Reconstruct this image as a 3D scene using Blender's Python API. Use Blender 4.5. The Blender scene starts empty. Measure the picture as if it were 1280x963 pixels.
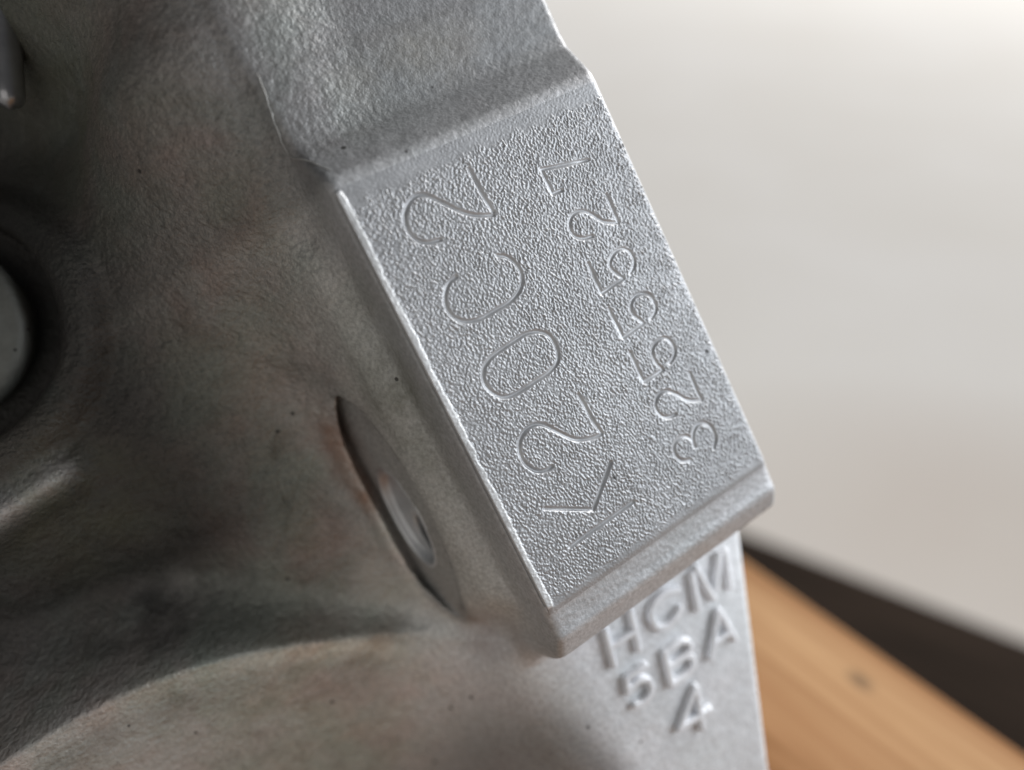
import bpy, math, random
import numpy as np
from mathutils import Matrix, Vector

rng = np.random.default_rng(7)
random.seed(7)
S = bpy.context.scene
COL = S.collection
MM = 0.001

# ------------------------------------------------------------------ camera
H_CAM = 0.160                       # metres above the board
PITCH = math.radians(35)
CAM_R = np.array((1.0, 0, 0))
CAM_U = np.array((0, math.sin(PITCH), math.cos(PITCH)))
CAM_F = np.array((0, math.cos(PITCH), -math.sin(PITCH)))
CAM_P = np.array((0, 0, H_CAM))
F_PX, CX, CY = 963.0, 640.0, 481.5

cam = bpy.data.cameras.new('camera')
cam_o = bpy.data.objects.new('camera', cam)
COL.objects.link(cam_o)
cam.sensor_width = 36
cam.lens = 36 * F_PX / 1280
cam.clip_start = 0.005
cam.clip_end = 50
cam_o.matrix_world = Matrix(((CAM_R[0], CAM_U[0], -CAM_F[0], CAM_P[0]),
                             (CAM_R[1], CAM_U[1], -CAM_F[1], CAM_P[1]),
                             (CAM_R[2], CAM_U[2], -CAM_F[2], CAM_P[2]), (0, 0, 0, 1)))
cam.dof.use_dof = True
cam.dof.focus_distance = 0.100
cam.dof.aperture_fstop = 6.0
S.camera = cam_o

# ------------------------------------------------------------------ light
world = bpy.data.worlds.new('World')
S.world = world
world.use_nodes = True
bg = world.node_tree.nodes['Background']
bg.inputs[0].default_value = (0.95, 0.97, 1.0, 1)
bg.inputs[1].default_value = 0.085

def cam_to_world(c):
    return CAM_P + c[0] * CAM_R - c[1] * CAM_U + c[2] * CAM_F

def area(name, pos, target, size, power, color):
    l = bpy.data.lights.new(name, 'AREA')
    l.shape = 'RECTANGLE'
    l.size, l.size_y = size
    l.energy = power
    l.color = color
    o = bpy.data.objects.new(name, l)
    COL.objects.link(o)
    o.location = pos
    d = Vector(target) - Vector(pos)
    o.rotation_euler = d.to_track_quat('-Z', 'Y').to_euler()
    return o

# block frame: U across the stamped pad, V down along it, W out of it (all in camera space)
D1 = np.array((2814, 5704, F_PX)); D1 /= np.linalg.norm(D1)
D2 = np.array((2350, -1262, F_PX)); D2 /= np.linalg.norm(D2)
WN = np.cross(D1, D2); WN /= np.linalg.norm(WN)
if WN[2] > 0: WN = -WN
VN = D1
UN = np.cross(VN, WN); UN /= np.linalg.norm(UN)
if UN @ D2 < 0: UN = -UN
P0 = np.array(((688 - CX) / F_PX, (430 - CY) / F_PX, 1.0)) * 100.0   # mm
CAM_B = np.array((-P0 @ UN, -P0 @ VN, -P0 @ WN))                     # camera seen from the block, mm

def blk_dir(u, v, w):
    c = u * UN + v * VN + w * WN
    return c[0] * CAM_R - c[1] * CAM_U + c[2] * CAM_F
BLK_O = cam_to_world(P0 * MM)
BX, BY, BZ = blk_dir(1, 0, 0), blk_dir(0, -1, 0), blk_dir(0, 0, 1)
BLOCK_M = Matrix(((BX[0], BY[0], BZ[0], BLK_O[0]), (BX[1], BY[1], BZ[1], BLK_O[1]),
                  (BX[2], BY[2], BZ[2], BLK_O[2]), (0, 0, 0, 1)))
def blk_point(u, v, w):
    return BLK_O + blk_dir(u, v, w) * MM

KEY_DIR = blk_dir(0.82, 0.14, 0.57); KEY_DIR /= np.linalg.norm(KEY_DIR)
area('window_light', blk_point(8, 10, 0) + KEY_DIR * 0.45, BLK_O, (0.26, 0.26), 2.05, (0.88, 0.94, 1.0))
area('room_light', blk_point(0, 0, 0) + blk_dir(-0.62, 0.06, 0.78) * 1.1, BLK_O, (1.0, 1.0), 2.5, (1.0, 0.965, 0.92))
area('floor_fill', (6.5, 6.5, 5.6), (0.8, 1.5, -0.3), (4.5, 4.0), 1600, (1.0, 0.99, 0.978))  # added lamp, only there to brighten the floor; no window seen

S.view_settings.view_transform = 'Standard'
S.view_settings.look = 'None'
S.view_settings.exposure = 0
S.view_settings.gamma = 1
S.view_settings.use_curve_mapping = False
S.cycles.use_denoising = True
S.cycles.max_bounces = 6

# ------------------------------------------------------------------ node helpers
def mat(name):
    m = bpy.data.materials.new(name)
    m.use_nodes = True
    nt = m.node_tree
    return m, nt, nt.nodes['Principled BSDF']
def N(nt, t, **kw):
    n = nt.nodes.new(t)
    for k, v in kw.items():
        if k.startswith('i_'):
            key = k[2:]
            n.inputs[int(key) if key.isdigit() else key.replace('_', ' ')].default_value = v
        else:
            setattr(n, k, v)
    return n
def L(nt, a, b): nt.links.new(a, b)
def noise(nt, vec, scale, detail=4, rough=0.55, dist=0.0):
    n = N(nt, 'ShaderNodeTexNoise', i_Scale=scale, i_Detail=detail, i_Roughness=rough, i_Distortion=dist)
    L(nt, vec, n.inputs['Vector'])
    return n.outputs['Fac']
def ramp(nt, fac, stops):
    r = N(nt, 'ShaderNodeValToRGB')
    e = r.color_ramp.elements
    while len(e) < len(stops): e.new(0.5)
    for el, (p, c) in zip(e, stops):
        el.position = p
        el.color = (c, c, c, 1) if isinstance(c, (int, float)) else (*c, 1)
    L(nt, fac, r.inputs[0])
    return r.outputs[0]
def mix(nt, fac, a, b, mode='MIX'):
    m = N(nt, 'ShaderNodeMix', data_type='RGBA', blend_type=mode)
    if isinstance(fac, (int, float)): m.inputs[0].default_value = fac
    else: L(nt, fac, m.inputs[0])
    for s, x in ((6, a), (7, b)):
        if isinstance(x, tuple): m.inputs[s].default_value = (*x, 1)
        else: L(nt, x, m.inputs[s])
    return m.outputs[2]
def math_n(nt, op, a, b=0.0):
    m = N(nt, 'ShaderNodeMath', operation=op)
    for s, x in ((0, a), (1, b)):
        if isinstance(x, (int, float)): m.inputs[s].default_value = x
        else: L(nt, x, m.inputs[s])
    return m.outputs[0]
def spot(nt, vec, p, radii, soft=0.5):
    """1 inside an ellipsoid patch at p (mm, u v w), falling to 0 at its edge"""
    mp = N(nt, 'ShaderNodeMapping', vector_type='POINT')
    s = [1 / (r * MM) for r in radii]
    mp.inputs['Scale'].default_value = s
    mp.inputs['Location'].default_value = (-p[0] * MM * s[0], p[1] * MM * s[1], -p[2] * MM * s[2])
    L(nt, vec, mp.inputs[0])
    ln = N(nt, 'ShaderNodeVectorMath', operation='LENGTH')
    L(nt, mp.outputs[0], ln.inputs[0])
    mr = N(nt, 'ShaderNodeMapRange', interpolation_type='SMOOTHSTEP')
    mr.inputs[1].default_value = 1 - soft; mr.inputs[2].default_value = 1 + soft * 0.4
    mr.inputs[3].default_value = 1; mr.inputs[4].default_value = 0
    L(nt, ln.outputs['Value'], mr.inputs[0])
    return mr.outputs[0]
def bump(nt, bs, fac, strength, dist_mm, prev=None):
    b = N(nt, 'ShaderNodeBump')
    b.inputs['Strength'].default_value = strength
    b.inputs['Distance'].default_value = dist_mm * MM
    L(nt, fac, b.inputs['Height'])
    if prev is not None: L(nt, prev, b.inputs['Normal'])
    L(nt, b.outputs[0], bs.inputs['Normal'])
    return b.outputs[0]

def cast_metal(name, tone, metallic, rough, mott=0.25, fine=0.5, stains_shades=(), specks=0.0, bump_mm=0.05, bump_scale=1500, grime_shade=False, fine_col=0.0, tints=0.0):
    def N_off(nt, v, o):
        m_ = N(nt, 'ShaderNodeVectorMath', operation='ADD'); L(nt, v, m_.inputs[0]); m_.inputs[1].default_value = o
        return m_.outputs[0]
    m, nt, bs = mat(name)
    co = N(nt, 'ShaderNodeTexCoord').outputs['Object']
    big = noise(nt, co, 70, 5, 0.6, 0.6)
    mid = noise(nt, co, 420, 4, 0.6)
    fin = noise(nt, co, 1700, 3, 0.65)
    c = tuple(tone)
    dark = tuple(x * (1 - mott) for x in c); lite = tuple(min(1, x * (1 + mott)) for x in c)
    col = mix(nt, ramp(nt, big, [(0.3, 0.0), (0.7, 1.0)]), dark, lite)
    col = mix(nt, 0.35, col, mix(nt, ramp(nt, mid, [(0.35, 0.0), (0.68, 1.0)]), tuple(x * 0.72 for x in c), lite))
    col = mix(nt, fine_col, col, mix(nt, ramp(nt, fin, [(0.36, 0.0), (0.64, 1.0)]), tuple(x * 0.55 for x in c), tuple(min(1, x * 1.3) for x in c)))
    if tints:
        cl = N(nt, 'ShaderNodeAttribute', attribute_name='grime_shade')
        tints = math_n(nt, 'MULTIPLY', cl.outputs['Alpha'], tints)
        t1 = ramp(nt, noise(nt, co, 55, 3, 0.55, 0.5), [(0.42, 0.0), (0.62, 1.0)])
        t2 = ramp(nt, noise(nt, N_off(nt, co, (0.3, 0.1, 0.2)), 75, 3, 0.55, 0.5), [(0.45, 0.0), (0.66, 1.0)])
        t3 = ramp(nt, noise(nt, N_off(nt, co, (0.7, 0.5, 0.9)), 190, 5, 0.7, 0.8), [(0.48, 0.0), (0.70, 1.0)])
        col = mix(nt, math_n(nt, 'MULTIPLY', t1, tints), col, mix(nt, 1.0, col, (0.84, 1.0, 0.92), 'MULTIPLY'))
        col = mix(nt, math_n(nt, 'MULTIPLY', t2, tints), col, mix(nt, 1.0, col, (1.10, 0.90, 0.86), 'MULTIPLY'))
        col = mix(nt, math_n(nt, 'MULTIPLY', t3, tints), col, mix(nt, 1.0, col, (0.55, 0.53, 0.5), 'MULTIPLY'))
    if grime_shade:                            # casting tone by region: dirt, wear, and some painted light and shade
        at = N(nt, 'ShaderNodeAttribute', attribute_name='grime_shade')
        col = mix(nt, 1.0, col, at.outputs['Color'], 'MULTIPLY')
    for (p, r, tint, amt) in stains_shades:
        s = spot(nt, co, p, r, 0.75)
        brk = ramp(nt, noise(nt, co, 150, 5, 0.6), [(0.30, 0.0), (0.66, 1.0)])
        col = mix(nt, math_n(nt, 'MULTIPLY', math_n(nt, 'MULTIPLY', s, brk), amt), col, tint)
    if specks:
        v = N(nt, 'ShaderNodeTexVoronoi', i_Scale=330.0)
        L(nt, co, v.inputs['Vector'])
        sp = ramp(nt, v.outputs['Distance'], [(0.0, 1.0), (0.09, 1.0), (0.13, 0.0)])
        rnd = N(nt, 'ShaderNodeSeparateColor'); L(nt, v.outputs['Color'], rnd.inputs[0])
        keep = math_n(nt, 'GREATER_THAN', rnd.outputs[0], 1 - specks)
        col = mix(nt, math_n(nt, 'MULTIPLY', math_n(nt, 'MULTIPLY', sp, keep), 0.85), col, (0.025, 0.022, 0.02))
    L(nt, col, bs.inputs['Base Color'])
    bs.inputs['Metallic'].default_value = metallic
    rr = N(nt, 'ShaderNodeMapRange')
    rr.inputs[3].default_value = rough - 0.08; rr.inputs[4].default_value = rough + 0.1
    L(nt, mid, rr.inputs[0]); L(nt, rr.outputs[0], bs.inputs['Roughness'])
    if bump_mm:
        h = noise(nt, co, bump_scale, 3, 0.55)
        h2 = math_n(nt, 'ADD', math_n(nt, 'MULTIPLY', h, 1.0), math_n(nt, 'MULTIPLY', mid, 1.6))
        bump(nt, bs, h2, fine, bump_mm)
        if grime_shade:
            bn = [n_ for n_ in nt.nodes if n_.type == 'BUMP'][-1]
            L(nt, math_n(nt, 'ADD', math_n(nt, 'MULTIPLY', cl.outputs['Alpha'], 0.80), 0.17), bn.inputs['Strength'])
    return m

RED, OLIVE, SOOT_SHADE, PALE, TAN = (0.20, 0.105, 0.075), (0.10, 0.105, 0.06), (0.035, 0.032, 0.03), (0.46, 0.45, 0.42), (0.30, 0.25, 0.17)  # near-black: some grime, mostly shade painted into pocket, recesses and bore
stains_shades_web = [((-27, 2, -26), (3.2, 11, 8), RED, 0.8), ((-20, 36, -20), (6, 6, 8), RED, 0.6),
              ((-34, 31, -31), (7, 3, 5), RED, 0.55), ((-30, 22, -28.5), (4.5, 9, 6), PALE, 0.95), ((-26.9, 6, -26), (1.7, 12, 5), (0.30, 0.18, 0.12), 0.95), ((-52, -50, -42), (13, 17, 22), SOOT_SHADE, 0.8), ((-50, -22, -36), (6, 14, 9), SOOT_SHADE, 0.55),
              ((-62, -8, -36), (12, 14, 20), OLIVE, 0.35), ((-40, -60, -30), (16, 20, 30), OLIVE, 0.5),
              ((-58, 12, -42), (20, 10, 14), SOOT_SHADE, 0.85), ((-70, 26, -34), (8, 10, 8), PALE, 0.7),  # near-black patch paints the shade in the pocket
              ((-24, -12, -20), (6, 18, 12), SOOT_SHADE, 0.35), ((-50, -55, -45), (14, 30, 30), SOOT_SHADE, 0.6),
              ((-28, 42, -36), (6, 10, 10), RED, 0.3)]
stains_shades_web += [((-20, 0, -10), (6, 12, 8), OLIVE, 0.45), ((2, -40, -5), (12, 5, 6), TAN, 0.25), ((-18.5, -5, -6), (3, 30, 8), OLIVE, 0.35)]
M_WEB = cast_metal('cast_aluminium', (1.0, 0.995, 0.985), 0.45, 0.52, 0.17, 0.7, stains_shades_web, 0.10, 0.34, 1500, grime_shade=True, fine_col=0.55, tints=0.6)
M_FLANGE = cast_metal('clean_cast_aluminium', (0.84, 0.85, 0.875), 0.45, 0.5, 0.10, 0.5, [], 0.0, 0.07, 1100)
M_PAD = cast_metal('peened_aluminium', (0.385, 0.388, 0.398), 0.48, 0.50, 0.14, 0.3, [], 0.05, 0.025, 3500)
M_GROOVE = cast_metal('stamped_groove_aluminium', (0.48, 0.483, 0.495), 0.5, 0.45, 0.12, 0.2, [], 0.0, 0.015, 3500)
M_FLASH = cast_metal('flash_aluminium', (0.36, 0.355, 0.34), 0.5, 0.45, 0.2, 0.5, [], 0.0, 0.04, 1600)
M_RIM = cast_metal('worn_bright_aluminium', (0.60, 0.60, 0.60), 0.45, 0.5, 0.24, 0.5, [], 0.05, 0.05, 1600)

# ------------------------------------------------------------------ solid of the casting (signed distance, mm)
def smin(a, b, k):
    h = np.maximum(k - np.abs(a - b), 0) / k
    return np.minimum(a, b) - h * h * k * 0.25
def smax(a, b, k): return -smin(-a, -b, k)

WEB_PTS = np.array([
 (-12,-45,-5.4),(-18,-45,-5.4),(-18,-75,-6.5),(-27,-45,-9.0),(-27,-75,-10),(-33,-52,-15),(-32,-80,-16),(-37.5,-56,-36),(-37,-84,-38),(-48,-55,-45),(-48,-88,-48),(-62,-62,-56),(-62,-95,-60),(-85,-60,-58),
 (-18,-34,-7),(-27,-34,-12.5),(-38,-34,-23),(-50,-42,-36),
 (-21,-22,-12),(-28,-22,-18.5),(-39,-23,-26),(-52,-26,-34),(-66,-34,-38),(-90,-34,-42),
 (-21,-8,-17),(-26,-8,-22.5),(-36,-8,-27.5),(-50,-8,-32),(-70,-10,-35),(-95,-10,-40),
 (-24,5,-25),(-28,5,-26.2),(-42,4,-30),(-56,4,-37.5),(-75,2,-41),
 (-24,19,-26.0),(-29,18,-26.3),(-37,18,-30),(-46,17,-35),(-57,12,-42.5),(-72,8,-45),(-92,5,-47),(-60,20,-47),(-46,26,-39),(-36,30,-32),(-90,14,-50),
 (-26,33,-27.5),(-20,36,-26),(-40,45,-36),(-24,50,-30),(-60,70,-50),(-30,75,-42),(-90,60,-58),
 (0,60,-32),(0,100,-45),(-30,110,-52),(-80,110,-62),(20,0,-40),(20,-60,-30),(20,130,-60),(-110,-60,-60),(-110,60,-52)], float)
def _tps_k(r2): return r2 * np.log(r2 + 1e-9) * 0.5
def tps_fit(P):
    n = len(P)
    d2 = ((P[:, None, :2] - P[None, :, :2]) ** 2).sum(-1)
    A = np.zeros((n + 3, n + 3))
    A[:n, :n] = _tps_k(d2) + np.eye(n) * 8.0
    A[:n, n:] = np.c_[np.ones(n), P[:, :2]]
    A[n:, :n] = A[:n, n:].T
    return np.linalg.solve(A, np.r_[P[:, 2], 0, 0, 0])
TPS = tps_fit(WEB_PTS)
_rf = np.polyfit([-100, -86.9, -68.6, -58.2, -44.8, -36.3, -28.6, -21.5], [18.2, 17.4, 17.6, 19.8, 25.5, 30.2, 35.4, 41.4], 4)
_ru = np.concatenate([[-130], np.arange(-100, -19, 2.0), [60]])
RIB = np.stack([_ru, np.polyval(_rf, np.clip(_ru, -98, -20)), np.interp(_ru, [-130, -60, -36, -20], [-29, -29, -28, -27])], 1)
def web_h(u, v):
    sh = np.broadcast(u, v).shape
    u = np.broadcast_to(u, sh).ravel(); v = np.broadcast_to(v, sh).ravel()
    out = TPS[-3] + TPS[-2] * u + TPS[-1] * v
    for i, p in enumerate(WEB_PTS):
        out = out + TPS[i] * _tps_k((u - p[0]) ** 2 + (v - p[1]) ** 2)
    # curved rib that closes the pocket, smooth flank beyond it
    vr = np.interp(u, RIB[:, 0], RIB[:, 1]); wr = np.interp(u, RIB[:, 0], RIB[:, 2])
    wall = wr + 1.6 * (v - vr)
    flank = wr + 0.4 - 0.30 * (v - vr) - 0.0035 * np.maximum(v - vr, 0) ** 2
    out = smin(smax(out, wall, 12.0), flank, 0.9)
    rp = np.sqrt((u + 68.0) ** 2 + (v + 38.8) ** 2)
    hs = np.clip((rp - 20.5) / 5.0, 0, 1)
    out = out + 3.2 * (1 - hs * hs * (3 - 2 * hs))
    out = out + 4.0 * np.exp(-((v + 12.0 + 0.15 * (u + 66)) / 3.2) ** 2) / (1 + np.exp((u + 59.5) / 1.2))
    # raised lip left by the spot facer, then uneven hand-finished casting skin
    out = out + 0.9 * np.exp(-((u + 27.0) / 1.5) ** 2 - ((v - 12) / 13.0) ** 4)
    out = out + 0.16 * np.sin(u * 0.31 + 1.3 * np.sin(v * 0.21)) * np.sin(v * 0.27 + 0.8 * np.sin(u * 0.17))
    return out.reshape(sh)

_tv = np.arange(-130, 160, 0.05)
_prof = np.interp(_tv, [-130, -47, -45.0, -44.5, -36.5, -34.8, -31.2, -29.6, -28.4, 30.3, 31.0, 33.9, 34.6, 35.5, 38.8, 40.6, 49],
                       [-6.0, -5.35, -5.25, -5.0, -5.0, -4.6, -1.5, -0.25, 0, 0, -0.42, -0.80, -0.62, -0.95, -3.7, -8, -40])
_k = np.exp(-0.5 * (np.arange(-40, 41) * 0.05 / 0.34) ** 2); _k /= _k.sum()
_prof = np.convolve(np.pad(_prof, 40, mode='edge'), _k, 'valid')
def pad_top(v): return np.interp(v, _tv, _prof)

def spot_plane(w): return -16.43 - 0.33 * (-w)
Z0, ZU, ZV, ZW = BLK_O[2] / MM, blk_dir(1, 0, 0)[2], blk_dir(0, 1, 0)[2], blk_dir(0, 0, 1)[2]

def prims(u, v, w, Hw):
    web = np.maximum((w - Hw) * 0.72, u - 15.0)
    # stamped boss
    top = (w - pad_top(v)) * 0.85
    fl = (-16.8 - 0.13 * (-w) - u)
    fr = (u - 23.0 - 0.26 * np.minimum(-w, 7.0)) * 0.96
    fb = v - 41.0 - 0.10 * (-w)
    side = smax(smax(fl, fb, 5.0), fr, 3.5)
    pad = smax(top, side, 1.1)
    pad = smax(pad, -w - 62, 2.0)
    # bolt boss beside it
    bl = (-20.4 - 0.33 * (-w - 9) - u) * 0.95
    boss = smax(smax(bl, w + 9.5 - 0.5 * np.minimum(u + 20, 1.5), 2.2), smax(v - 33, -24 - v, 1.0), 6.0)
    boss = smax(boss, u + 8, 1.0)
    # lettered flange
    fw = (w + 14.0 - 0.0 * v)
    rx, ry = 35.5, 13.0                      # right edge runs down and in
    nl = math.hypot(rx, ry)
    frt = ((u - 21.8) * rx + (v - 47.0) * ry) / nl
    flt = (-18.3 + (v - 45) * 0.03 - u) * 0.75 + (w + 14) * 0.62
    fla = smax(smax(fw, frt, 1.6), flt, 5.0)
    fla = smax(fla, (33 - v) * 0.8, 8.0)
    fla = smax(fla, -w - 62, 2.0)
    return web, pad, boss, fla

def spot_cut(u, v, w):
    e = (np.sqrt(((v - 13.0) / 21.0) ** 2 + ((w + 25.0) / 11.0) ** 2) - 1) * 11.0
    e = smax(e, -w - 27.0, 1.0)
    cut = smax(smax(e, (u - spot_plane(w)) * 0.95, 0.4), -26.4 + 2.4 * ((v - 12.5) / 19.0) ** 4 - u, 0.6)
    return cut

def solid(u, v, w, Hw, parts=False):
    web, pad, boss, fla = prims(u, v, w, Hw)
    d = smin(web, boss, 4.5)
    d = smin(d, fla, 5.0)
    d = smin(d, pad, 2.6)
    # spot face and bolt hole
    cut = spot_cut(u, v, w)
    d = smax(d, -cut, 0.7)
    hole = np.maximum((np.sqrt(((v - 15.5) / 8.1) ** 2 + ((w + 22.0) / 3.6) ** 2) - 1) * 3.6, np.maximum(u + 7, -26.0 - u))
    d = smax(d, -hole, 0.3)
    # counterbore on the left with the round plug in it
    rr = np.sqrt((u + 68.0) ** 2 + (v + 38.8) ** 2)
    cb = np.maximum(rr - 17.6, -(w + 42))
    d = smax(d, -cb, 1.8)
    # stands on the board
    zw = (Z0 + ZU * u + ZV * v + ZW * w)
    d = np.maximum(d, -zw + 0.0)
    if parts:
        return d, np.stack([web, pad, boss, fla, -np.where(cut < 1.2, -9.0, 9.0)*0 + np.where((cut < 0.9) | (hole < 0.9), -50.0, 99.0)])
    return d

def surface_nets(lo, hi, h):
    us = np.arange(lo[0], hi[0], h, dtype=np.float32); vs = np.arange(lo[1], hi[1], h, dtype=np.float32); ws = np.arange(lo[2], hi[2], h, dtype=np.float32)
    Hg = web_h(us[:, None].astype(float), vs[None, :].astype(float)).astype(np.float32)
    D = np.empty((len(us), len(vs), len(ws)), np.float32)
    for i in range(0, len(us), 24):
        D[i:i + 24] = solid(us[i:i + 24, None, None], vs[None, :, None], ws[None, None, :], Hg[i:i + 24, :, None])
    # close the solid at the edges of the modelled part
    for ax in range(3):
        for side in (0, -1):
            sl = [slice(None)] * 3; sl[ax] = side
            D[tuple(sl)] = np.maximum(D[tuple(sl)], h * 0.5)
    ins = D < 0
    c = np.zeros(tuple(np.array(D.shape) - 1), np.int8)
    for a in (0, 1):
        for b in (0, 1):
            for e in (0, 1):
                c += ins[a:D.shape[0] - 1 + a, b:D.shape[1] - 1 + b, e:D.shape[2] - 1 + e]
    act = (c > 0) & (c < 8)
    idx = np.argwhere(act)
    vid = np.full(act.shape, -1, np.int32); vid[act] = np.arange(len(idx))
    acc = np.zeros((len(idx), 3)); cnt = np.zeros(len(idx))
    cor = [(a, b, e) for a in (0, 1) for b in (0, 1) for e in (0, 1)]
    val = {k: D[idx[:, 0] + k[0], idx[:, 1] + k[1], idx[:, 2] + k[2]] for k in cor}
    for k in cor:
        for ax in range(3):
            if k[ax] == 0:
                k2 = list(k); k2[ax] = 1; k2 = tuple(k2)
                a, b = val[k], val[k2]
                m = (a < 0) != (b < 0)
                t = np.where(m, a / np.where(m, a - b, 1), 0)
                p = np.array(k, float)[None, :].repeat(len(idx), 0); p[:, ax] += t
                acc[m] += p[m]; cnt[m] += 1
    P = (idx + acc / cnt[:, None]) * h + np.array(lo)
    quads = []
    for ax in range(3):
        o1, o2 = [(1, 2), (2, 0), (0, 1)][ax]
        sl0 = [slice(None)] * 3; sl1 = [slice(None)] * 3
        sl0[ax] = slice(0, -1); sl1[ax] = slice(1, None)
        for q in (sl0, sl1):
            q[o1] = slice(1, -1); q[o2] = slice(1, -1)
        a, b = ins[tuple(sl0)], ins[tuple(sl1)]
        e = np.argwhere(a != b)
        flip = a[tuple(e.T)]
        base = e.copy(); base[:, o1] += 1; base[:, o2] += 1
        def g(d1, d2):
            q = base.copy(); q[:, o1] += d1; q[:, o2] += d2
            return vid[tuple(q.T)]
        Q = np.stack([g(-1, -1), g(0, -1), g(0, 0), g(-1, 0)], 1)
        Q[~flip] = Q[~flip][:, ::-1]
        quads.append(Q)
    return P, np.concatenate(quads)

def fpt(P): return solid(P[:, 0], P[:, 1], P[:, 2], web_h(P[:, 0], P[:, 1]))
def grad(P, e=0.12):
    G = np.empty_like(P)
    for a in range(3):
        d = np.zeros(3); d[a] = e
        G[:, a] = (fpt(P + d) - fpt(P - d)) / (2 * e)
    return G
def unit(a): return a / np.maximum(np.linalg.norm(a, axis=1, keepdims=True), 1e-9)

def to_local(P):                         # (u, v, w) mm -> local metres of the block
    return np.c_[P[:, 0], -P[:, 1], P[:, 2]] * MM

def link_mesh(name, verts, faces, material, parent=None, normals=None, smooth=True, attr=None):
    """verts in local metres; faces (n,4) or (n,3) index array"""
    faces = np.asarray(faces)
    used = np.unique(faces)
    remap = np.full(len(verts), -1, np.int64); remap[used] = np.arange(len(used))
    verts = verts[used]; faces = remap[faces]
    me = bpy.data.meshes.new(name)
    me.vertices.add(len(verts)); me.vertices.foreach_set('co', verts.astype(np.float32).ravel())
    k = faces.shape[1]
    me.loops.add(faces.size); me.loops.foreach_set('vertex_index', faces.astype(np.int32).ravel())
    me.polygons.add(len(faces)); me.polygons.foreach_set('loop_start', np.arange(0, faces.size, k, dtype=np.int32))
    me.polygons.foreach_set('use_smooth', np.full(len(faces), smooth))
    me.update(calc_edges=True)
    if normals is not None:
        me.normals_split_custom_set_from_vertices(normals[used].astype(np.float32))
    if attr is not None:
        ca = me.attributes.new('grime_shade', 'FLOAT_COLOR', 'POINT')
        ca.data.foreach_set('color', attr[used].astype(np.float32).ravel())
    me.materials.append(material)
    o = bpy.data.objects.new(name, me)
    COL.objects.link(o)
    if parent: o.parent = parent
    return o

def empty(name, matrix, label, cat, group=None):
    o = bpy.data.objects.new(name, None)
    COL.objects.link(o)
    o.empty_display_size = 0.02
    o.matrix_world = matrix
    o['label'] = label; o['category'] = cat
    if group: o['group'] = group
    return o

# ------------------------------------------------------------------ engine block
block = empty('engine_block', BLOCK_M, 'grey cast aluminium engine block with a stamped rectangular pad', 'engine block')

G_U, G_V = (-16.55, 22.5), (-28.2, 30.9)
P, Q = surface_nets((-112, -96, -66), (34, 136, 3.0), 0.54)
for _ in range(3):
    g = grad(P); f = fpt(P)
    step = np.clip(f / np.maximum((g * g).sum(1), 0.15), -0.4, 0.4)
    edge = (P[:, 0] < -111) | (P[:, 1] < -95) | (P[:, 1] > 134) | (P[:, 2] < -65) | (P[:, 0] > 33)
    step[edge] = 0
    P = P - g * step[:, None]
NRM = unit(grad(P)); 
NL = np.c_[NRM[:, 0], -NRM[:, 1], NRM[:, 2]]
inside = (P[:, 0] > G_U[0] - 0.05) & (P[:, 0] < G_U[1] - 0.9) & (P[:, 1] > G_V[0] + 0.9) & (P[:, 1] < G_V[1] - 0.9) & (P[:, 2] > -2)
P2 = P.copy(); P2[inside, 2] -= 0.7
Q = Q[~inside[Q].all(1)]
fc = P[Q].mean(1)
_, pr = solid(fc[:, 0], fc[:, 1], fc[:, 2], web_h(fc[:, 0], fc[:, 1]), True)
kind = pr.argmin(0)
VL = to_local(P2)
Qf = Q[:, ::-1]                          # v is mirrored in local space
pv = np.stack(prims(P[:, 0], P[:, 1], P[:, 2], web_h(P[:, 0], P[:, 1])))
wt = np.exp(-np.clip(pv - pv.min(0), 0, 20) / 2.2); wt /= wt.sum(0)
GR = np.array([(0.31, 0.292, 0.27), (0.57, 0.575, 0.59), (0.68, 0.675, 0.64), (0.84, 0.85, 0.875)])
upper = np.clip((-28.3 - P[:, 1]) / 2.0, 0, 1)[:, None]          # upper face: oxidized metal, with the step's shade put into its tone
grime_shade = wt.T @ GR
grime_shade = grime_shade * (1 - upper * (0.46 * wt[1][:, None] + 0.25 * wt[0][:, None]))
ss = lambda x: np.clip(x, 0, 1) ** 2 * (3 - 2 * np.clip(x, 0, 1))
grime_bounce = 1 + wt[0] * (0.80 * ss((P[:, 1] - 18) / 12) - 0.80 * ss((-P[:, 0] - 28) / 24) * ss((14 - P[:, 1]) / 10))  # lower flank lightened for bounced light; far left darkened by grime and shade
grime_shade = grime_shade * grime_bounce[:, None]
fl_shade = wt[3] * 0.5 * ss((-P[:, 0] - 13.5 + 0.22 * (P[:, 1] - 52)) / 6.0) * ss((P[:, 1] - 42) / 16)  # shading fall-off left of the letters, put into the tone
grime_shade = grime_shade * (1 - fl_shade[:, None])
mach = ss((1.6 - spot_cut(P[:, 0], P[:, 1], P[:, 2])) / 1.0)[:, None]
grime_shade = grime_shade * (1 - mach) + np.array((0.50, 0.495, 0.48)) * mach
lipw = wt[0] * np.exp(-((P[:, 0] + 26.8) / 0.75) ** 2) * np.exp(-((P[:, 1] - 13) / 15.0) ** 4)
grime_shade = grime_shade + 0.65 * lipw[:, None] * np.array((1.0, 0.95, 0.88))
sc = spot_cut(P[:, 0], P[:, 1], P[:, 2])
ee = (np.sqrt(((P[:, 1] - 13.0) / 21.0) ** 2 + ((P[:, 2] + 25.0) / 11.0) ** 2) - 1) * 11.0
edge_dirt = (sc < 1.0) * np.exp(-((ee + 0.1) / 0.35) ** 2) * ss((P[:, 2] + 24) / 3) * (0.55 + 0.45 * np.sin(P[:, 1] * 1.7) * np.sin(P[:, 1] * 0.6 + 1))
grime_shade = grime_shade * (1 - 0.75 * edge_dirt[:, None])
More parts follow.
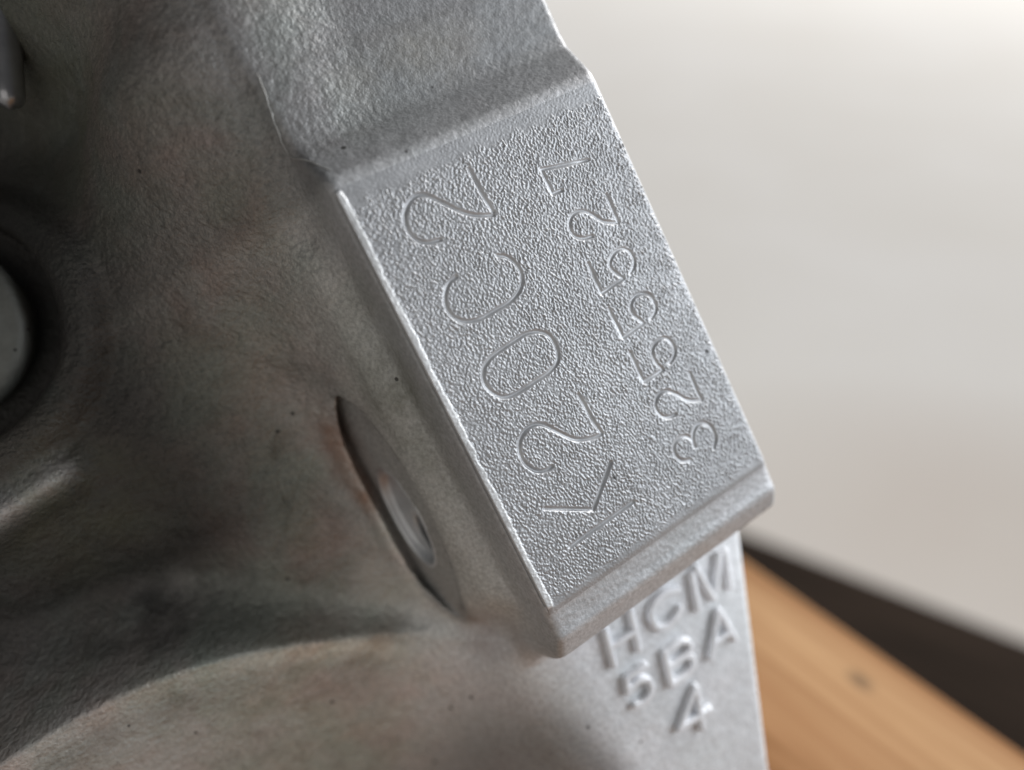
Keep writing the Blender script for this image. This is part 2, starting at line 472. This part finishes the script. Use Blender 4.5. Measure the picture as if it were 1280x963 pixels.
crest = wt[0] * np.exp(-((P[:, 1] - np.interp(P[:, 0], RIB[:, 0], RIB[:, 1]) - 1.5) / 2.2) ** 2) * ss((-P[:, 0] - 30) / 8)
rib_glint = np.exp(-((P[:, 1] + 12.5 + 0.15 * (P[:, 0] + 66)) / 2.0) ** 2) * ss((-P[:, 0] - 58) / 5)  # bright streak painted on the rib as a highlight
grime_shade = grime_shade * (1 + 0.75 * crest[:, None]) + 0.45 * rib_glint[:, None]
parts = {}
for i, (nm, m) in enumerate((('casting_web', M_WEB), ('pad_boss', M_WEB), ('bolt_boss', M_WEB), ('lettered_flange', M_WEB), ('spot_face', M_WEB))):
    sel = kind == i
    if sel.any(): parts[nm] = link_mesh(nm, VL, Qf[sel], m, block, NL, attr=np.c_[grime_shade, 0.12 + 0.88 * wt[0]])

# ---- stamped pad: fine grid with peened grain and stamped characters
def px_uv(px, w=0.0):
    px = np.atleast_2d(np.array(px, float))
    r = np.c_[(px[:, 0] - CX) / F_PX, (px[:, 1] - CY) / F_PX, np.ones(len(px))]
    d = np.c_[r @ UN, r @ VN, r @ WN]
    t = (w - CAM_B[2]) / d[:, 2]
    return (CAM_B[None, :] + d * t[:, None])[:, :2]

def spline(pts, n=14):
    pts = np.asarray(pts, float)
    if len(pts) < 3: return pts
    p = np.vstack([2 * pts[0] - pts[1], pts, 2 * pts[-1] - pts[-2]])
    out = []
    t = np.linspace(0, 1, n, endpoint=False)[:, None]
    for i in range(1, len(p) - 2):
        a, b, c, d = p[i - 1], p[i], p[i + 1], p[i + 2]
        out.append(0.5 * (2 * b + (c - a) * t + (2 * a - 5 * b + 4 * c - d) * t ** 2 + (3 * b - a - 3 * c + d) * t ** 3))
    return np.vstack(out + [pts[-1:]])

def Z(o, s, pts): return [(o[0] + x / s, o[1] + y / s) for x, y in pts]
A1, A2, A3, A4 = (490, 195), (640, 480), (660, 590), (660, 190)
A5, A6, A7 = (720, 300), (760, 390), (800, 470)
CHARS = [   # strokes of each stamped character: (curved?, points)
 ('K', [(0, Z(A3, 8, [(420, 750), (1050, 300)])), (0, Z(A3, 8, [(170, 368), (650, 378)])), (0, Z(A3, 8, [(650, 378), (828, -95)]))]),
 ('2', [(0, Z(A2, 8, [(665, 110), (830, 400), (895, 495)])), (1, Z(A2, 8, [(890, 505), (800, 540), (700, 558), (620, 553), (520, 512), (400, 448), (310, 408), (220, 410), (130, 470), (75, 570), (75, 680), (120, 780), (190, 845), (270, 875), (350, 860), (400, 825)]))]),
 ('0', [(1, Z((480, 300), 4, [(590, 545), (650, 505), (710, 470), (770, 460), (820, 475), (855, 520), (870, 570), (860, 620), (820, 665), (760, 705), (700, 745), (640, 778), (590, 785), (540, 762), (508, 728), (495, 680), (502, 635), (535, 588), (590, 545)]))]),
 ('C', [(1, Z((480, 300), 4, [(360, 185), (325, 215), (305, 265), (307, 320), (332, 370), (375, 400), (430, 408), (490, 390), (560, 350), (620, 315), (665, 270), (688, 220), (685, 165), (655, 115), (610, 85), (565, 80)]))]),
 ('2', [(0, Z(A1, 8, [(770, 130), (930, 430), (1010, 560)])), (1, Z(A1, 8, [(1010, 590), (900, 597), (780, 587), (660, 547), (540, 487), (420, 427), (330, 388), (240, 398), (165, 475), (125, 580), (135, 680), (180, 775), (250, 842), (350, 868), (480, 840)]))]),
 ('3', [(1, Z(A7, 8, [(735, 720), (755, 640), (745, 570), (700, 497), (635, 468), (575, 488), (535, 550), (525, 630), (545, 705)])), (1, Z(A7, 8, [(520, 640), (480, 612), (435, 603), (390, 622), (350, 670), (337, 735), (360, 800), (415, 848), (505, 842)]))]),
 ('2', [(0, Z(A6, 8, [(815, 615), (890, 800), (935, 880)])), (1, Z(A7, 8, [(615, 235), (540, 247), (460, 237), (400, 203), (330, 167), (260, 150), (195, 180), (155, 260), (160, 330), (198, 388), (250, 415), (310, 408), (355, 385)]))]),
 ('5', [(0, Z(A6, 8, [(222, 410), (355, 700)])), (0, Z(A6, 8, [(355, 700), (550, 580)])), (1, Z(A6, 8, [(550, 580), (475, 505), (440, 400), (472, 312), (545, 262), (615, 285), (665, 370), (655, 450), (615, 510)]))]),
 ('5', [(0, Z(A5, 8, [(328, 690), (470, 980)])), (0, Z(A5, 8, [(470, 980), (672, 832)])), (1, Z(A5, 8, [(672, 832), (572, 742), (548, 650), (582, 572), (662, 535), (740, 555), (788, 640), (792, 712), (748, 788)]))]),
 ('5', [(0, Z(A5, 8, [(122, 238), (255, 535)])), (0, Z(A5, 8, [(255, 535), (470, 388)])), (1, Z(A5, 8, [(470, 388), (350, 285), (342, 200), (392, 122), (460, 90), (530, 115), (575, 192), (575, 262), (542, 332)]))]),
 ('2', [(0, Z(A4, 8, [(785, 430), (865, 620), (900, 705)])), (1, Z(A4, 8, [(900, 708), (830, 708), (760, 697), (700, 665), (630, 622), (560, 595), (490, 600), (435, 645), (412, 722), (430, 797), (482, 852), (560, 866), (640, 845)]))]),
 ('1', [(0, Z(A4, 8, [(130, 178), (600, 82)])), (0, Z(A4, 8, [(130, 178), (245, 420), (330, 385)]))]),
]
def seg_dist(PX, PY, line):
    d = np.full(PX.shape, 1e9)
    for a, b in zip(line[:-1], line[1:]):
        ab = b - a; l2 = ab @ ab + 1e-12
        t = np.clip(((PX - a[0]) * ab[0] + (PY - a[1]) * ab[1]) / l2, 0, 1)
        d = np.minimum(d, (PX - a[0] - t * ab[0]) ** 2 + (PY - a[1] - t * ab[1]) ** 2)
    return np.sqrt(d)

def band_noise(shape, step, lam, width, seed, aniso=1.0):
    r = np.random.default_rng(seed).standard_normal(shape)
    fu = np.fft.fftfreq(shape[0], step)[:, None]; fv = np.fft.fftfreq(shape[1], step)[None, :]
    fr = np.sqrt(fu ** 2 + (fv * aniso) ** 2) + 1e-9
    filt = np.exp(-0.5 * (np.log(fr * lam) / width) ** 2)
    x = np.fft.ifft2(np.fft.fft2(r) * filt).real
    return x / x.std()

GS = 0.085
gu = np.arange(G_U[0], G_U[1] + GS, GS); gv = np.arange(G_V[0], G_V[1] + GS, GS)
GU, GV = np.meshgrid(gu, gv, indexing='ij')
base = pad_top(GV)
side = smax(smax(-16.8 - GU + 0.13 * base, GV - 41.0 + 0.1 * base, 5.0), (GU - 23.0 + 0.26 * base) * 0.96, 3.5)
for _ in range(8):                       # drop to the rounded edge of the boss
    Hd = smax((base - pad_top(GV)) * 0.85, smax(smax(-16.8 + 0.13 * base - GU, GV - 41.0 + 0.1 * base, 5.0), (GU - 23 + 0.26 * base) * 0.96, 3.5), 1.1)
    base = base - Hd / 0.9
grain = band_noise(GU.shape, GS, 0.56, 0.50, 3, 1.5) + 0.35 * band_noise(GU.shape, GS, 1.8, 0.5, 5) + 0.22 * band_noise(GU.shape, GS, 0.34, 0.35, 8, 1.5)
grain = np.clip(grain, -2.2, 2.6) * 0.72
patch = np.clip(1.0 + 0.12 * band_noise(GU.shape, GS, 7.0, 0.6, 61), 0.35, 1.5)      # rubbed and deeper peened spots
sst = lambda x: np.clip(x, 0, 1) ** 2 * (3 - 2 * np.clip(x, 0, 1))
wob = 0.18 * np.sin(gu * 0.9)[:, None] + 0.15 * np.sin(gu * 2.3 + 1)[:, None]
m_v = sst((GV + 26.6 + 1.5 * wob) / 1.4) * sst((29.9 + wob - GV) / 0.9)
rim_w = 1.0 + 0.05 * band_noise((1, len(gv)), GS, 3.0, 0.6, 21)[0] + 0.08 * np.sin(gv * 0.5)
du = GU - G_U[0]
m_rim = 1 - sst((du - rim_w[None, :] + 0.25) / 0.4)
m_rim = m_rim * sst((30.4 - GV) / 0.8) * sst((GV + 28.2) / 0.6)
tex = m_v * (1 - m_rim)
dmin = np.full(GU.shape, 1e9); owner = np.full(GU.shape, -1)
for ci, (nm, strokes) in enumerate(CHARS):
    for cv, pts in strokes:
        uv = px_uv(pts); uv = spline(uv) if cv else uv
        lo = uv.min(0) - 1.2; hi = uv.max(0) + 1.2
        i0, i1 = np.searchsorted(gu, (lo[0], hi[0])); j0, j1 = np.searchsorted(gv, (lo[1], hi[1]))
        d = seg_dist(GU[i0:i1, j0:j1], GV[i0:i1, j0:j1], uv)
        sub = dmin[i0:i1, j0:j1]; m = d < sub
        sub[m] = d[m]; owner[i0:i1, j0:j1][m] = ci
HW = 0.38                                # half width of a stamped stroke
GSTR = np.array([1.0] * 5 + [0.80] * 6 + [0.62, 0.0])[owner]
worn = np.where((owner >= 5), np.clip(1.0 + 0.12 * band_noise(GU.shape, GS, 5.0, 0.5, 77), 0.5, 1.25), 1.0)
groove = -0.30 * worn * GSTR * np.clip(0.9 + 0.16 * band_noise(GU.shape, GS, 8.0, 0.5, 44), 0.4, 1.3) * (1 - sst((dmin - 0.06) / (HW - 0.04)))
lip = 0.0 * np.exp(-((dmin - HW - 0.12) / 0.11) ** 2)
keep_grain = sst((dmin - HW + 0.12) / 0.2)
Zp = base + 0.03 + tex * (0.06 + 0.050 * grain * patch * keep_grain) + groove + lip * tex
m_rl = m_rim * sst((du + 0.06) / 0.2)
Zp = Zp * (1 - m_rl) + m_rl * (0.17 + 0.008 * band_noise(GU.shape, GS, 1.6, 0.6, 31))
Zp[0, :] -= 1.0                           # the rim's outer face
Zp += (1 - tex) * 0.008 * band_noise(GU.shape, GS, 0.7, 0.6, 33)
# fine shallow scratches
for _ in range(26):
    a = np.array((rng.uniform(-14, 21), rng.uniform(-26, 28))); ang = rng.uniform(0, 3.14); ln = rng.uniform(0.8, 3.5)
    b = a + ln * np.array((math.cos(ang), math.sin(ang)))
    lo = np.minimum(a, b) - 0.3; hi = np.maximum(a, b) + 0.3
    i0, i1 = np.searchsorted(gu, (lo[0], hi[0])); j0, j1 = np.searchsorted(gv, (lo[1], hi[1]))
    d = seg_dist(GU[i0:i1, j0:j1], GV[i0:i1, j0:j1], np.array([a, b]))
    Zp[i0:i1, j0:j1] -= 0.02 * np.exp(-(d / 0.07) ** 2)
dZu = np.gradient(Zp, GS, axis=0); dZv = np.gradient(Zp, GS, axis=1)
# blend of the border normals to the solid's
PN = unit(np.stack([-dZu, dZv, np.ones_like(Zp)], -1).reshape(-1, 3))
PV = to_local(np.stack([GU, GV, Zp], -1).reshape(-1, 3))
nu, nv = GU.shape
ids = np.arange(nu * nv).reshape(nu, nv)
PQ = np.stack([ids[:-1, :-1], ids[:-1, 1:], ids[1:, 1:], ids[1:, :-1]], -1).reshape(-1, 4)
own = owner[:-1, :-1].ravel(); dq = dmin[:-1, :-1].ravel(); rq = m_rim[:-1, :-1].ravel()
is_char = (dq < HW + 0.06)
is_rim = (rq > 0.5) & ~is_char
pad = link_mesh('stamped_pad', PV, PQ[~is_char & ~is_rim], M_PAD, block, PN)
link_mesh('worn_rim', PV, PQ[is_rim], M_RIM, pad, PN)
for ci, (nm, _) in enumerate(CHARS):
    link_mesh('stamped_character', PV, PQ[is_char & (own == ci)], M_GROOVE, pad, PN)

# ---- raised letters on the flange
B8, B9 = (740, 690), (760, 790)
LETTERS = [
 ('H', [(0, Z(B8, 6.4, [(108, 640), (172, 900)])), (0, Z(B8, 6.4, [(306, 480), (370, 775)])), (0, Z(B8, 6.4, [(140, 755), (338, 632)]))]),
 ('C', [(1, Z(B8, 6.4, [(680, 300), (580, 325), (510, 385), (472, 460), (478, 540), (520, 600), (590, 592), (655, 530), (700, 450)]))]),
 ('M', [(0, Z(B8, 6.4, [(795, 180), (842, 450)])), (0, Z(B8, 6.4, [(830, 130), (968, 365)])), (0, Z(B8, 6.4, [(985, 300), (1012, 20)])), (0, Z(B8, 6.4, [(1058, 0), (1100, 275)]))]),
 ('5', [(0, Z(B9, 6.4, [(140, 370), (290, 268)])), (0, Z(B9, 6.4, [(140, 370), (156, 475)])), (1, Z(B9, 6.4, [(165, 455), (240, 388), (312, 382), (342, 440), (322, 510), (275, 562), (215, 585)]))]),
 ('B', [(0, Z(B9, 6.4, [(448, 165), (505, 420)])), (1, Z(B9, 6.4, [(455, 165), (560, 85), (630, 80), (650, 130), (600, 190), (490, 270)])), (1, Z(B9, 6.4, [(590, 200), (655, 190), (675, 250), (630, 325), (515, 410)]))]),
 ('A', [(0, Z(B8, 6.4, [(1000, 480), (945, 840)])), (0, Z(B8, 6.4, [(1010, 470), (1135, 690)])), (0, Z(B8, 6.4, [(970, 735), (1090, 640)]))]),
 ('4', [(0, Z(B9, 6.4, [(690, 440), (565, 770)])), (0, Z(B9, 6.4, [(700, 450), (748, 760)])), (0, Z(B9, 6.4, [(570, 765), (805, 620)]))]),
]
LS, LW = 0.13, 0.62
flange = parts['lettered_flange']
for nm, strokes in LETTERS:
    lines = [px_uv(p, -13.6) for _, p in strokes]
    lines = [spline(l, 8) if c else l for l, (c, _) in zip(lines, strokes)]
    allp = np.vstack(lines)
    lo, hi = allp.min(0) - 1.8, allp.max(0) + 1.8
    X, Y = np.meshgrid(np.arange(lo[0], hi[0], LS), np.arange(lo[1], hi[1], LS), indexing='ij')
    d = np.min([seg_dist(X, Y, l) for l in lines], axis=0)
    # height of the flange skin under the letter
    w = np.full(X.shape, -14.0)
    for _ in range(6):
        pts = np.stack([X.ravel(), Y.ravel(), w.ravel()], 1)
        w = np.clip(w - fpt(pts).reshape(X.shape) * 0.9, -15, -13.9)
    hgt = 1.12 * (1 - sst((d - 0.34) / 0.42))
    Zl = w + hgt - 0.06
    du_, dv_ = np.gradient(Zl, LS)
    n = unit(np.stack([-du_, dv_, np.ones_like(Zl)], -1).reshape(-1, 3))
    vv = to_local(np.stack([X, Y, Zl], -1).reshape(-1, 3))
    ids = np.arange(X.size).reshape(X.shape)
    q = np.stack([ids[:-1, :-1], ids[:-1, 1:], ids[1:, 1:], ids[1:, :-1]], -1).reshape(-1, 4)
    q = q[(hgt[:-1, :-1].ravel() > 0.005)]
    link_mesh('raised_letter', vv, q, M_FLANGE, flange, n)

# ---- lined bolt hole: rim, pale counterbore floor and the deep bore beside its middle
PB = np.array((0.33, 0.0, 1.0)) / 1.053; PN_ = np.array((-1.0, 0.0, 0.33)) / 1.053
def hole_pt(v, w): return np.array((spot_plane(w), v, w))
c0, c1 = hole_pt(15.5, -22.0), hole_pt(19.0, -21.0)
RINGS = [(c0, 8.9, 4.4, -0.12), (c0, 8.6, 4.15, 0.03), (c0, 8.2, 3.85, 0.04), (c0, 7.9, 3.65, -0.05), (c0, 7.7, 3.5, -0.5), (c0, 7.4, 3.3, -1.0), (c0, 7.1, 3.05, -1.25)]
for k in range(1, 6):
    t = k / 5
    RINGS.append((c0 * (1 - t) + c1 * t, 7.1 * (1 - t) + 3.3 * t, 3.05 * (1 - t) + 2.15 * t, -1.25 - 0.1 * t))
RINGS += [(c1, 3.2, 2.05, -1.6), (c1, 3.1, 1.95, -12.0), (c1, 0.01, 0.01, -12.0)]
ph = np.linspace(0, 2 * math.pi, 96, endpoint=False)
hv = np.concatenate([c[None] + rv * np.cos(ph)[:, None] * np.array((0, 1.0, 0)) + rb * np.sin(ph)[:, None] * PB + dep * PN_ for c, rv, rb, dep in RINGS])
ids = np.arange(len(hv)).reshape(len(RINGS), 96); nx = np.roll(ids, -1, 1)
hq = np.stack([ids[:-1], ids[1:], nx[1:], nx[:-1]], -1).reshape(-1, 4)
M_HOLE = cast_metal('machined_aluminium', (0.58, 0.59, 0.60), 0.45, 0.42, 0.2, 0.4, [((-23, 8, -23), (4, 4, 4), RED, 0.6), ((-19.0, 19.5, -22.5), (4.0, 5, 5), SOOT_SHADE, 1.0), ((-19.0, 19.5, -22.5), (3.8, 5, 5), SOOT_SHADE, 1.0)], 0.0, 0.04, 1600)  # near-black patches paint the shade deep in the bore
link_mesh('bolt_hole', to_local(hv), hq, M_HOLE, block)

# ---- casting flash along the edge of the upper face
def drop(path, w0):
    p = np.array([(a, b, w0) for a, b in path], float)
    for _ in range(40):
        p[:, 2] -= fpt(p) * 0.6
    return p
def tube(name, pts, rad, material, parent, seg=8):
    pts = np.asarray(pts); n = len(pts)
    t = unit(np.gradient(pts, axis=0))
    a = unit(np.cross(t, np.array((0.3, 0.2, 1.0)))); b = np.cross(t, a)
    ph = np.linspace(0, 2 * math.pi, seg, endpoint=False)
    r = np.broadcast_to(rad, (n,))
    v = pts[:, None] + (a[:, None] * np.cos(ph)[None, :, None] + b[:, None] * np.sin(ph)[None, :, None]) * r[:, None, None]
    ids = np.arange(n * seg).reshape(n, seg); nx = np.roll(ids, -1, 1)
    q = np.stack([ids[:-1], nx[:-1], nx[1:], ids[1:]], -1).reshape(-1, 4)
    return link_mesh(name, to_local(v.reshape(-1, 3)), q, material, parent)
fp = spline(px_uv([(320, 92), (328, 112), (345, 158), (362, 192), (384, 207), (408, 226)], -5.0), 16)
fpts = drop(fp, -4.0)
jit = np.interp(np.arange(len(fpts)), np.arange(0, len(fpts), 3), rng.uniform(-1, 1, len(range(0, len(fpts), 3))))
fpts[:, 0] += 0.06 * jit
taper = np.sin(np.linspace(0.02, 3.12, len(fpts))) ** 0.4
tube('casting_flash', fpts, (0.12 + 0.05 * jit) * taper, M_FLASH, block)

# ---- dowel pin showing at the upper left
M_PIN = cast_metal('bright_steel', (0.32, 0.32, 0.33), 0.85, 0.30, 0.12, 0.3, [], 0.0, 0.02, 1600)
pa = np.array((*px_uv([(0, -60)], -34)[0], -34.0)); pb = np.array((*px_uv([(13, 138)], -34)[0], -34.0))
ts = np.linspace(0, 1, 30)
rad = 2.0 * np.clip(np.sqrt(np.clip(1 - ((ts - 0.90) / 0.10).clip(0) ** 2, 0, 1)), 0.02, 1)
tube('dowel_pin', pa + (pb - pa) * ts[:, None], rad, M_PIN, block, 24)

# ------------------------------------------------------------------ plug in the counterbore
def lathe(name, prof, seg, material, parent=None):
    prof = np.array(prof, float)
    a = np.linspace(0, 2 * math.pi, seg, endpoint=False)
    n = len(prof)
    v = np.stack([prof[:, 0, None] * np.cos(a), prof[:, 0, None] * np.sin(a), prof[:, 1, None] + 0 * a], -1).reshape(-1, 3) * MM
    ids = np.arange(n * seg).reshape(n, seg)
    nx = np.roll(ids, -1, 1)
    q = np.stack([ids[:-1], nx[:-1], nx[1:], ids[1:]], -1).reshape(-1, 4)
    return link_mesh(name, v, q, material, parent)
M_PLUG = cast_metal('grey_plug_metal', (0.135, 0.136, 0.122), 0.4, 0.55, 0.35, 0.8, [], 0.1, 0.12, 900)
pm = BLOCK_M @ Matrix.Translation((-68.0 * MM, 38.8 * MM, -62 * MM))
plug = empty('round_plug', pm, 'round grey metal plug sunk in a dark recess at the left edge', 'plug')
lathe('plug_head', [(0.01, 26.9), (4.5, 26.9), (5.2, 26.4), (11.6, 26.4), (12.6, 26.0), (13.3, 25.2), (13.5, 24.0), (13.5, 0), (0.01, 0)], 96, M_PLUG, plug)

# ------------------------------------------------------------------ board, plank, floor
def px_ground(px, z):
    r = np.array(((px[0] - CX) / F_PX, (px[1] - CY) / F_PX, 1.0))
    d = r[0] * CAM_R - r[1] * CAM_U + r[2] * CAM_F
    t = (z - CAM_P[2]) / d[2]
    return CAM_P + d * t

def wood(name, tones, rough, spec):
    m, nt, bs = mat(name)
    co = N(nt, 'ShaderNodeTexCoord').outputs['Object']
    mp = N(nt, 'ShaderNodeMapping'); mp.inputs['Scale'].default_value = (5, 75, 60)
    L(nt, co, mp.inputs[0])
    g1 = noise(nt, mp.outputs[0], 1.0, 6, 0.6, 0.8)
    mp2 = N(nt, 'ShaderNodeMapping'); mp2.inputs['Scale'].default_value = (14, 700, 300)
    L(nt, co, mp2.inputs[0])
    g2 = noise(nt, mp2.outputs[0], 1.0, 3, 0.6)
    col = ramp(nt, g1, [(0.34, tones[0]), (0.5, tones[1]), (0.66, tones[2])])
    col = mix(nt, math_n(nt, 'MULTIPLY', ramp(nt, g2, [(0.45, 0.0), (0.7, 1.0)]), 0.35), col, tones[0])
    bs.inputs['Roughness'].default_value = rough
    bs.inputs['Specular IOR Level'].default_value = spec
    b = bump(nt, bs, g2, 0.4, 0.3)
    return m, nt, bs, co, col

def rounded_plank(name, length, width, thick, material, parent=None, r=0.003):
    # cross-section with eased edges, swept along x
    c = []
    for cx, cy, a0 in ((width / 2 - r, -r, 0), (-width / 2 + r, -r, 90), (-width / 2 + r, -thick + r, 180), (width / 2 - r, -thick + r, 270)):
        for k in range(5):
            a = math.radians(a0 + k * 22.5)
            c.append((cx + r * math.cos(a), cy + r * math.sin(a)))
    c = np.array(c); n = len(c)
    xs = np.linspace(-length / 2, length / 2, 9)
    v = np.array([(x, p[0], p[1]) for x in xs for p in c])
    ids = np.arange(len(v)).reshape(len(xs), n); nx = np.roll(ids, -1, 1)
    q = np.stack([ids[:-1], ids[1:], nx[1:], nx[:-1]], -1).reshape(-1, 4)
    me = bpy.data.meshes.new(name)
    faces = [tuple(int(i) for i in f[::-1]) for f in q] + [tuple(int(i) for i in ids[0][::-1]), tuple(int(i) for i in ids[-1])]
    me.from_pydata(v.tolist(), [], faces)
    me.polygons.foreach_set('use_smooth', [True] * len(q) + [False] * 2)
    import bmesh
    bm = bmesh.new(); bm.from_mesh(me); bmesh.ops.recalc_face_normals(bm, faces=bm.faces); bm.to_mesh(me); bm.free()
    me.materials.append(material)
    o = bpy.data.objects.new(name, me); COL.objects.link(o)
    if parent: o.parent = parent
    return o

e1, e2 = px_ground((925, 690), 0.0), px_ground((1280, 935), 0.0)
ed = (e2 - e1)[:2]; ang = math.atan2(ed[1], ed[0]); ed /= np.linalg.norm(ed)
nrm = np.array((ed[1], -ed[0]))          # away from the edge, under the block
if nrm @ (np.array(BLK_O[:2]) - e1[:2]) < 0: nrm = -nrm
BW = 0.24
ctr = e1[:2] + ed * 0.0 + nrm * BW / 2
m_board, nt, bs, co, col = wood('pale_pine', [(0.18, 0.082, 0.032), (0.29, 0.153, 0.072), (0.39, 0.232, 0.118)], 0.85, 0.12)
kp = px_ground((1075, 851), 0.0)
board_M = Matrix.Translation((ctr[0], ctr[1], 0)) @ Matrix.Rotation(ang, 4, 'Z')
kl = board_M.inverted() @ Vector(kp)
mp = N(nt, 'ShaderNodeMapping'); s = (1 / 0.0042, 1 / 0.0026, 1 / 0.01)
mp.inputs['Scale'].default_value = s; mp.inputs['Location'].default_value = (-kl.x * s[0], -kl.y * s[1], 0)
L(nt, co, mp.inputs[0])
ln = N(nt, 'ShaderNodeVectorMath', operation='LENGTH'); L(nt, mp.outputs[0], ln.inputs[0])
col = mix(nt, ramp(nt, ln.outputs['Value'], [(0.0, 0.85), (0.45, 0.6), (1.0, 0.0)]), col, (0.10, 0.065, 0.04))
L(nt, col, bs.inputs['Base Color'])
board = rounded_plank('wooden_board', 0.9, BW, 0.022, m_board)
board.matrix_world = board_M
board['label'] = 'light brown pine board with a small knot under the engine block'; board['category'] = 'board'

ZF = -0.30
f1, f2 = px_ground((940, 668), -0.27), px_ground((1280, 800), -0.27)
fd = (f2 - f1)[:2]; fang = math.atan2(fd[1], fd[0]); fd /= np.linalg.norm(fd)
fn = np.array((fd[1], -fd[0]))
if fn @ (np.array(BLK_O[:2]) - f1[:2]) < 0: fn = -fn
PW = 0.20
pc = f1[:2] + fn * PW / 2
m_dark, nt, bs, co, col = wood('shadow_dark_wood', [(0.011, 0.007, 0.0045), (0.021, 0.0135, 0.009), (0.034, 0.022, 0.015)], 0.95, 0.12)  # shadow beyond the board is put into this dark brown
L(nt, col, bs.inputs['Base Color'])
plank = rounded_plank('shadow_plank', 1.3, PW, 0.024, m_dark)
plank.matrix_world = Matrix.Translation((pc[0], pc[1], -0.27)) @ Matrix.Rotation(fang, 4, 'Z')
plank['label'] = 'plank coloured dark brown as the shadowed gap behind the pale board'; plank['category'] = 'plank'

m_floor, nt, bs = mat('pale_floor')
co = N(nt, 'ShaderNodeTexCoord').outputs['Object']
n1 = noise(nt, co, 3.0, 5, 0.6, 0.4); n2 = noise(nt, co, 40, 4, 0.6)
col = mix(nt, ramp(nt, n1, [(0.3, 0.0), (0.7, 1.0)]), (0.61, 0.59, 0.56), (0.645, 0.63, 0.61))
col = mix(nt, math_n(nt, 'MULTIPLY', ramp(nt, n2, [(0.62, 0.0), (0.75, 1.0)]), 0.12), col, (0.40, 0.38, 0.35))
fs = N(nt, 'ShaderNodeMapping'); fk = 1 / 0.48
fs.inputs['Scale'].default_value = (fk, fk * 1.4, fk); fs.inputs['Location'].default_value = (-0.35 * fk, -0.42 * fk * 1.4, 0)
L(nt, co, fs.inputs[0])
fl_ = N(nt, 'ShaderNodeVectorMath', operation='LENGTH'); L(nt, fs.outputs[0], fl_.inputs[0])
tan_falloff = math_n(nt, 'MULTIPLY', ramp(nt, fl_.outputs['Value'], [(0.3, 0.8), (1.0, 0.0)]), ramp(nt, n1, [(0.2, 0.55), (0.6, 1.0)]))
col = mix(nt, tan_falloff, col, (0.335, 0.245, 0.175))  # tan fade: light falloff and warm bounce put into the floor colour
L(nt, col, bs.inputs['Base Color']); bs.inputs['Roughness'].default_value = 1.0; bs.inputs['Specular IOR Level'].default_value = 0.05
me = bpy.data.meshes.new('floor')
me.from_pydata([(-6, -6, ZF), (6, -6, ZF), (6, 9, ZF), (-6, 9, ZF)], [], [(0, 1, 2, 3)])
me.materials.append(m_floor)
fl = bpy.data.objects.new('floor', me); COL.objects.link(fl); fl['kind'] = 'structure'
